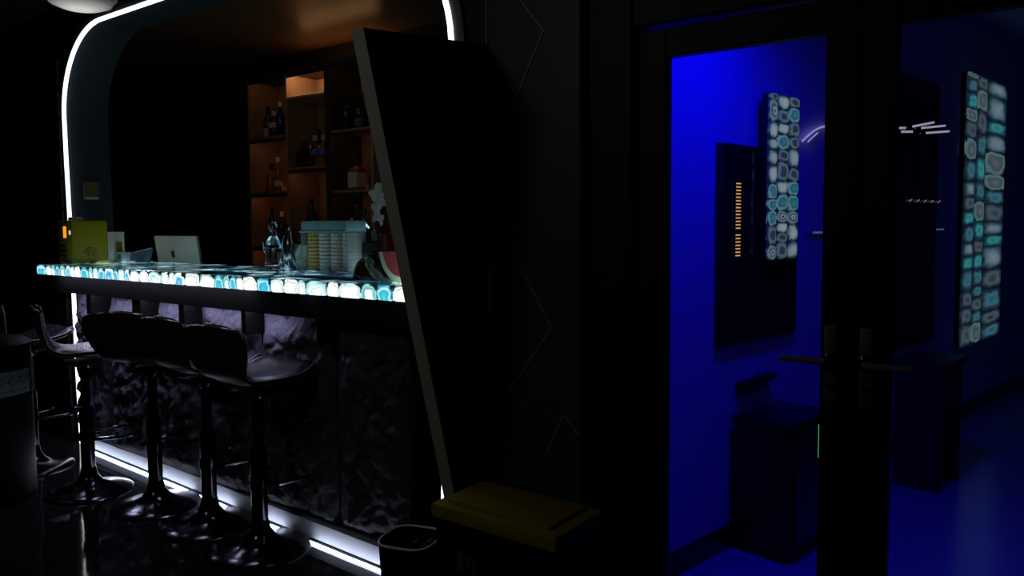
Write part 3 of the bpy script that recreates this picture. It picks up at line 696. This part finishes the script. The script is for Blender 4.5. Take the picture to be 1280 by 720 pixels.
# computer, seen from behind
im = thing('computer', (-4.77, 2.74, .96), 'silver all-in-one computer seen from behind on the work bench', 'computer')
Ti = Matrix.Translation((0, .0, .08)) @ Matrix.Rotation(radians(8), 4, 'X')
MB().box(-.255, .255, -.008, .012, 0, .305, .007, T=Ti, seg=3).build('housing', M['silver'], im)
MB().box(-.25, .25, .0125, .0135, .03, .295, T=Ti).build('screen', M['gloss_black'], im)
lg = MB()
ap = [(0.0, .020), (.010, .023), (.018, .016), (.0145, .006), (.013, -.002), (.019, -.012), (.012, -.025), (.004, -.022), (-.004, -.022), (-.012, -.025), (-.020, -.010), (-.021, .006), (-.017, .018), (-.010, .023)]
lg.prism(ap, -.0098, -.0075, 'y', T=Ti @ Matrix.Translation((-.045, 0, .185))); lg.prism([(.001, .026), (.009, .034), (.008, .038), (.0, .030)], -.0098, -.0075, 'y', T=Ti @ Matrix.Translation((-.045, 0, .185)))
lg.build('emblem', M['gloss_black'], im)
MB().box(-.08, .08, -.06, .10, 0, .008, .003).build('foot', M['silver'], im); MB().add([(-.06,-.03,.006),(.06,-.03,.006),(.06,-.022,.006),(-.06,-.022,.006),(-.05,-.05,.20),(.05,-.05,.20),(.05,-.04,.20),(-.05,-.04,.20)],[(0,1,2,3),(4,5,6,7),(0,1,5,4),(1,2,6,5),(2,3,7,6),(3,0,4,7)]).build('neck', M['silver'], im)
# glass decanter, shaker
dc = thing('decanter', (-3.40, 2.46, CT), 'clear glass decanter with round stopper on the dark counter', 'decanter')
MB().lathe([(.040, 0), (.046, .01), (.040, .07), (.048, .11), (.030, .15), (.018, .17), (.020, .19)], 20).build('body', M['glass'], dc)
MB().lathe([(.012, 0), (.022, .012), (.026, .03), (.018, .048), (.004, .055)], 16).build('stopper', M['glass'], dc, (0, 0, .192))
hd = [(-.045*1.0-.02*sin(pi*i/10)-.0, 0, .02+.12*i/10) for i in range(11)]; MB().tube(hd, .005, 6).build('handle', M['glass'], dc)
sk = thing('cocktail_shaker', (-3.30, 2.49, CT), 'steel cocktail shaker beside the glass decanter', 'shaker')
MB().lathe([(.030, 0), (.033, .005), (.042, .13), (.040, .135)], 20).build('body', M['chrome'], sk); MB().lathe([(.040, 0), (.030, .04), (.018, .055), (.016, .08), (.004, .086)], 18).build('cap', M['chrome'], sk, (0, 0, .136))
js = thing('jigger_glass', (-3.46, 2.47, CT), 'small stemmed glass left of the decanter', 'glass')
MB().lathe([(.028, 0), (.004, .006), (.004, .06), (.024, .09), (.028, .14), (.026, .14), (.022, .092), (.003, .066)], 16).build('bowl', M['glass'], js)
# napkin cup
nc = thing('napkin_cup', (-3.155, 2.45, CT), 'clear cup stuffed with folded pale green napkins', 'cup')
MB().lathe([(.026, 0), (.033, .05), (.031, .05), (.025, .003)], 18).build('cup', M['clear'], nc)
for k, (ax, ay, az) in enumerate(((-.25, .1, 0), (.12, .2, .6), (-.1, -.15, 1.3))):
    MB().add([(-.02, 0, .02), (.02, 0, .02), (.050, .004, .120), (-.048, -.004, .132), (0, .012, .03), (.01, .02, .12)], [(0, 1, 2, 3), (0, 1, 5, 4), (4, 5, 3), (1, 2, 5)],
             Matrix.Rotation(az, 4, 'Z') @ Matrix.Rotation(ax*.5, 4, 'Y')).build('napkin', M['napkin'], nc)
# cup dispenser with flat pale blue lid
dp = thing('cup_dispenser', (-2.835, 2.38, CT), 'clear cup dispenser with pale blue lid and stacked cups', 'dispenser')
MB().box(-.165, .165, -.06, .06, 0, .012, .004).build('tray', M['clear'], dp)
ld = MB().box(-.155, .165, -.062, .062, .194, .244, .008).build('lid', M['lid_blue'], dp)
MB().box(-.165, .160, -.066, .066, .190, .198, .003).build('lid_rim', M['lid_blue'], ld)
for i, xx in enumerate((-.125, -.045, .04, .12)):
    cm = M['gold_cups'] if i == 0 else M['frosted']
    b = MB(); pr = []
    for k in range(10):
        z = .012+k*.0175; pr += [(.032, z), (.036, z+.013), (.0385, z+.0145), (.0385, z+.0165), (.033, z+.0172)]
    b.lathe(pr, 18); s_ = b.build('cup_stack', cm, dp, (xx, 0, 0))
    if i == 0: s_['label'] = 'amber tinted stack of cups'
for xx in (-.162, .162):
    MB().box(xx-.003, xx+.003, -.055, .055, .01, .19).build('side_wall', M['clear'], dp)
tm = thing('bar_mat', (-2.55, 2.12, CT), 'dark navy bar mat lying before the cup dispenser', 'mat'); MB().box(-.20, .20, -.05, .05, 0, .004, .001, seg=1).build('mat', M['navy'], tm)
# square bottle with black label on the counter
bottle('square', (-2.715, 2.46, CT), 'square amber bottle with black label on the counter behind the watermelon', M['glass'], K, K, (.04, .115), 1.25, group=None)
bottle('slim', (-2.80, 2.50, CT), 'slim dark bottle rising behind the cup dispenser on the counter', bd_, K, None, hs=.92, group=None)
# watermelon wedge
wm = thing('watermelon', (-2.215, 2.115, CT), 'cut watermelon wedge with red flesh facing right on the counter', 'fruit')
def ell(th, ph, k=1.): return (.155*k*sin(th)*cos(ph), .10*k*sin(th)*sin(ph), .125*k*cos(th))
def wedge(k0, th0=radians(95), th1=radians(178), a0=radians(95), a1=radians(265)):
    return lambda u, v: ell(th0+(th1-th0)*v, a0+(a1-a0)*u, k0)
skin = MB().grid(wedge(1.), 30, 14)
wz = .124
sk_ = skin.build('skin', M['melon_skin'], wm, (.07, 0, wz), rot=(0, radians(-8), 0))
def cut_face(k0, k1, x):
    b = MB(); N_ = 24; vs = []; 
    for k in (k0, k1):
        for i in range(N_+1):
            t = radians(95)+(radians(265)-radians(95))*i/N_
            vs.append((x, .10*k*cos(t-pi/2)*1.0 if False else .10*k*sin(t-pi), .125*k*cos(t)))
    return b
def half_disc(k0, k1, x0, n_=26):
    """lower half ring between two radii in the yz plane"""
    b = MB(); vs = []
    for k in (k0, k1):
        for i in range(n_+1):
            t = pi+pi*i/n_; vs.append((x0, .10*k*cos(t), .125*k*sin(t)-.004))
    if k0 == 0: b.add([(x0, 0, -.004)]+vs[n_+1:], [(0, i+1, i+2) for i in range(n_)])
    else: b.add(vs, [(i, i+1, n_+2+i, n_+1+i) for i in range(n_)])
    return b
half_disc(0, .80, .006).build('flesh', M['melon_flesh'], sk_)
half_disc(.80, 1.0, .006).build('rind', M['melon_rind'], sk_)
bt = MB()
for ph in (200, 232, 252):
    bt.tube([Vector(ell(radians(100+78*i/12), radians(ph+4*sin(i*1.7)), 1.003)) for i in range(13)], [.004+.007*sin(pi*i/12) for i in range(13)], 6)
bt.build('stripe', M['melon_rind'], sk_)
MB().add([(0.006, -.10, -.008), (.006, .10, -.008), (-.10, .075, -.012), (-.148, 0, -.013), (-.10, -.075, -.012)], [(0, 1, 2, 3, 4)]).build('top_cut', M['melon_flesh'], sk_)
# dark bowl left of the melon
bw = thing('fruit_bowl', (-2.345, 2.21, CT), 'dark brown rounded bowl turned upside down against the watermelon', 'bowl')
MB().lathe([(.105, 0), (.108, .006), (.104, .04), (.088, .075), (.055, .10), (.03, .107), (.028, .115), (.004, .115)], 28).build('shell', M['bottle_brown'], bw)
# orchid in dark red vase on the bench
fv = thing('flower_vase', (-2.83, 2.70, .96), 'white orchid in a dark red vase at the right end of the bench', 'vase')
MB().lathe([(.05, 0), (.06, .02), (.085, .16), (.09, .26), (.06, .36), (.05, .40)], 24).build('vase', M['red_pot'], fv)
MB().tube([(0, 0, .38), (-.02, .0, .5), (-.035, 0, .62)], .004, 6).build('stem', M['stem'], fv)
pet = MB().grid(lambda u, v: (.02*cos(2*pi*u)*v, .003*v*v, .026*sin(2*pi*u)*v+.02), 10, 3).mesh('petal', M['petal'])
for k, (px, py, pz, s_) in enumerate(((-.03, -.01, .605, 1.1), (-.045, 0, .57, 1.0), (-.01, -.01, .565, 1.0), (-.03, -.015, .525, 1.0), (-.04, -.01, .49, .9), (-.01, -.01, .47, .7), (-.015, 0, .62, .8), (-.06, -.01, .60, .8))):
    for q in range(3): inst('petal', pet, fv, (px, py, pz), (s_, 1, s_), (0, q*2.1+k, 0))

# ---------------------------------------------------------------- bar stools
def crs(p, t):
    n = len(p)-1; f = t*n; i = min(int(f), n-1); f -= i
    q = [p[max(i-1, 0)], p[i], p[i+1], p[min(i+2, n)]]
    return tuple(.5*(2*b+(c-a)*f+(2*a-5*b+4*c-d)*f*f+(3*b-a-3*c+d)*f**3) for a, b, c, d in zip(*q))
PROF = [(-.232, .268, .130), (-.231, .264, .178), (-.226, .238, .208), (-.216, .185, .214), (-.200, .125, .193), (-.172, .062, .160), (-.12, .018, .143), (-.06, .0, .156), (.0, -.006, .176), (.06, .0, .192), (.12, .014, .195), (.165, .030, .180), (.195, .036, .145), (.210, .034, .075)]
def surf(u, v, off=0., shrink=1.):
    def base(u, v, hw=None):
        y, z, h = crs(PROF, v); h = hw or max(h, .02)*shrink; s_ = (u*2-1)
        back = max(0., 1-v/.45); seat = max(0., min(1, (v-.4)/.2))*(1-max(0, (v-.85)/.15)*.6)
        return Vector((s_*h, y+back*.04*s_*s_, z+seat*.03*s_*s_-back*back*.02*s_*s_))
    p = base(u, v); e = 1e-3
    du = base(min(u+e, 1), v, .2)-base(max(u-e, 0), v, .2); dv = base(u, min(v+e, 1), .2)-base(u, max(v-e, 0), .2)
    n_ = du.cross(dv).normalized()
    return p + n_*off       # off > 0 towards the sitter
def slab(o0, o1, sh, nu=16, nv=34):
    b = MB(); v0, v1 = (0, 1) if sh == 1 else (.012, .988)
    A = [tuple(surf(i/nu, v0+(v1-v0)*j/nv, o0, sh)) for j in range(nv+1) for i in range(nu+1)]
    def o_in(i, j):
        m_ = min(i, nu-i, j, nv-j); return o0+(o1-o0)*(1 if m_ >= 2 else (.75 if m_ == 1 else .25))
    B = [tuple(surf(i/nu, v0+(v1-v0)*j/nv, o_in(i, j), sh)) for j in range(nv+1) for i in range(nu+1)]
    n_ = (nu+1)*(nv+1); q = lambda i, j: j*(nu+1)+i
    fs = [(q(i, j), q(i+1, j), q(i+1, j+1), q(i, j+1)) for j in range(nv) for i in range(nu)]
    fs += [tuple(n_+k for k in f[::-1]) for f in fs]
    ring = [q(i, 0) for i in range(nu)]+[q(nu, j) for j in range(nv)]+[q(i, nv) for i in range(nu, 0, -1)]+[q(0, j) for j in range(nv, 0, -1)]
    fs += [(ring[k], ring[k-1], n_+ring[k-1], n_+ring[k]) for k in range(len(ring))]
    b.add(A+B, fs); return b
def make_stool():
    t = thing('bar_stool', (0, 0, 0), 'x', 'stool', 'black bar stools along the counter')
    H_ = .735
    MB().lathe([(.212, 0), (.213, .006), (.205, .012), (.16, .022), (.105, .036), (.066, .058), (.044, .09), (.036, .13), (.034, .135)], 40).build('base', M['dark_chrome'], t)
    MB().lathe([(.034, .12), (.034, .44), (.030, .455)], 24).build('column', M['dark_chrome'], t)
    MB().lathe([(.022, .44), (.022, .655), (.045, .675), (.05, .69)], 20).build('piston', M['dark_chrome'], t)
    MB().box(-.085, .085, -.085, .085, .688, .704, .004).build('seat_plate', M['black'], t)
    MB().tube([(.03, 0, .69), (.11, .0, .685), (.19, .01, .66), (.225, .012, .655)], .006, 8).build('lever', M['dark_chrome'], t)
    fr = MB(); 
    pts = [(-.03, .01, .30), (-.10, .03, .30)]+[(.125*cos(radians(a)), .155+.09*sin(radians(a)), .30) for a in range(200, -21, -20)]+[(.10, .03, .30), (.03, .01, .30)]
    fr.tube(pts, .0095, 10); fr.lathe([(.040, .28), (.040, .32)], 20); fr.build('footrest', M['dark_chrome'], t)
    o = slab(-.006, .006, 1).build('shell', M['shell'], t, (0, 0, H_)); o['label'] = 'dark brown bentwood shell'
    slab(.006, .034, .965).build('cushion', M['leather'], t, (0, 0, H_))
    pts = []
    nu, nv = 14, 30
    ed = [(i/nu, .004) for i in range(nu)]+[(1, .004+.992*j/nv) for j in range(nv)]+[(i/nu, .996) for i in range(nu, 0, -1)]+[(0, .004+.992*j/nv) for j in range(nv, 0, -1)]
    MB().tube([surf(u, v, .010, .985) for u, v in ed], .0042, 6, closed=True).build('piping', M['piping'], t, (0, 0, H_))
    return t
st0 = make_stool()
stools = [(-2.837, 1.948, .02, 'black leather bar stool nearest to the slanted panel, first from the right'),
          (-3.262, 1.97, -.03, 'black leather bar stool second from the right, overlapped by the nearest stool'),
          (-3.711, 1.952, .40, 'black leather bar stool in the middle of the row of five'),
          (-4.208, 1.852, -.35, 'bar stool with lit seat before the arch light line, second from the left'),
          (-4.904, 1.851, 0., 'farthest bar stool, half hidden behind the black bin at the left edge')]
for i, (x, y, rz, lab) in enumerate(stools):
    o = st0 if i == 0 else copy_tree(st0)
    o.location = (x, y, 0); o.rotation_euler = (0, 0, rz); o['label'] = lab

# ---------------------------------------------------------------- bins
# round black bin with warning label at the left edge
rb = thing('round_bin', (-4.56, 1.4725, 0), 'tall round black bin with a pale warning label at the left edge', 'bin')
RB = .247
MB().lathe([(RB-.01, 0), (RB, .01), (RB, .785), (RB-.006, .79)], 40).build('body', M['bin'], rb)
MB().lathe([(RB+.004, .785), (RB+.006, .805), (RB-.03, .83), (.06, .84)], 40).build('lid', M['bin'], rb)
A0, A1 = radians(-62), radians(47); ZL = .616
def wrap(u, z, dr): a = A0+(A1-A0)*u; return ((RB+dr)*cos(a), (RB+dr)*sin(a), z)
b = MB(); nn = 24
vs = [wrap(i/nn, ZL-.062, .001) for i in range(nn+1)]+[wrap(i/nn, ZL+.062, .001) for i in range(nn+1)]+[wrap(i/nn, ZL-.062, .003) for i in range(nn+1)]+[wrap(i/nn, ZL+.062, .003) for i in range(nn+1)]
q = nn+1; b.add(vs, [(2*q+i, 2*q+i+1, 3*q+i+1, 3*q+i) for i in range(nn)]+[(i, i+1, 2*q+i+1, 2*q+i) for i in range(nn)]+[(q+i, q+i+1, 3*q+i+1, 3*q+i) for i in range(nn)])
plate = b.build('warning_label', M['sign'], rb)
def text_mesh(txt, size, sub=1):
    c = bpy.data.curves.new('t', 'FONT'); c.body = txt; c.size = size; c.align_x = 'LEFT'; c.align_y = 'CENTER'; c.resolution_u = 2
    o = bpy.data.objects.new('t', c); COL.objects.link(o); dg = bpy.context.evaluated_depsgraph_get(); dg.update()
    me = bpy.data.meshes.new_from_object(o.evaluated_get(dg)); bpy.data.objects.remove(o); bpy.data.curves.remove(c); return me
def wrapped_text(txt, size, u0, z, parent, name, m):
    me = text_mesh(txt, size)
    for v in me.vertices:
        a = A0+(A1-A0)*u0+v.co.x/RB; v.co = ((RB+.0036)*cos(a), (RB+.0036)*sin(a), z+v.co.y)
    me.materials.clear(); me.materials.append(m); o = bpy.data.objects.new(name, me); COL.objects.link(o); o.parent = parent; return o
wrapped_text('小心地滑', .054, .57, ZL+.012, plate, 'lettering', M['print_dark'])
wrapped_text('CAUTION WET FLOOR', .020, .50, ZL-.040, plate, 'lettering', M['print_dark'])

# rectangular bin with yellow lid before the hexagon wall
yb_ = thing('lidded_bin', (-1.44, 1.93, 0), 'dark rectangular waste bin with dull yellow lid before the hexagon wall', 'bin')
MB().box(-.235, .235, -.125, .13, .0, .455, .012).build('body', M['bin'], yb_)
ly = MB().box(-.245, .245, -.135, .14, .452, .50, .012).build('lid', M['lid_yellow'], yb_)
MB().box(-.20, .20, -.10, .11, .498, .512, .006).build('lid_panel', M['lid_yellow'], ly)
eb = MB(); eb.box(-.012, .018, -.002, 0, -.03, .03); eb.tube([(.03, -.001, -.03), (.042, -.001, .02), (.058, -.001, .03), (.066, -.001, -.03)], .005, 5)
eb.build('emblem', M['print_grey'], yb_, (-.13, -.126, .335))
# pale rimmed waste basket
wbk = thing('waste_basket', (-1.885, 1.905, 0), 'small black waste basket with pale rim on the floor by the bar end', 'basket')
def rr(n_, a, bb, e=3.4): return [(x*a, y*bb) for x, y in superell(n_, e)]
def ring_solid(levels, n_=36):
    b = MB(); vs = []
    for a, bb, z in levels: vs += [(x, y, z) for x, y in rr(n_, a, bb)]
    k = len(levels); fs = [(j*n_+i, j*n_+(i+1) % n_, (j+1)*n_+(i+1) % n_, (j+1)*n_+i) for j in range(k-1) for i in range(n_)]
    fs.append(tuple(range(n_))[::-1]); fs.append(tuple((k-1)*n_+i for i in range(n_))); return b.add(vs, fs)
ring_solid([(.085, .085, 0), (.10, .10, .295), (.096, .096, .295), (.08, .08, .01)]).build('body', M['bin'], wbk, rot=(0, 0, .3))
MB().tube([(x, y, .297) for x, y in rr(40, .1, .1)], .0048, 8, closed=True).build('rim', M['rim'], wbk, rot=(0, 0, .3))
crp = MB()
for k in range(9):
    a = Vector((random.uniform(-.03, .05), random.uniform(0, .06), random.uniform(.24, .285)))
    crp.add([a, a+Vector((.03, random.uniform(-.02, .02), .012)), a+Vector((.018, .024, random.uniform(-.01, .025))), a+Vector((-.01, .02, -.01))], [(0, 1, 2), (0, 2, 3), (1, 3, 2), (0, 3, 1)])
crp.build('crumpled_bag', M['bag'], wbk)

# round frosted ceiling lamp above the left corner of the arch
cl = thing('ceiling_lamp', (-4.50, 2.04, CEIL-.03), 'round frosted ceiling lamp above the left corner of the arch', 'lamp')
MB().lathe([(.17, -.115), (.185, -.10), (.185, -.085), (.05, -.08), (.05, .03)], 36).build('rim', M['ceil'], cl)
MB().lathe([(.03, -.172), (.10, -.16), (.155, -.138), (.168, -.11)], 36).build('diffuser', M['frost_lamp'], cl)
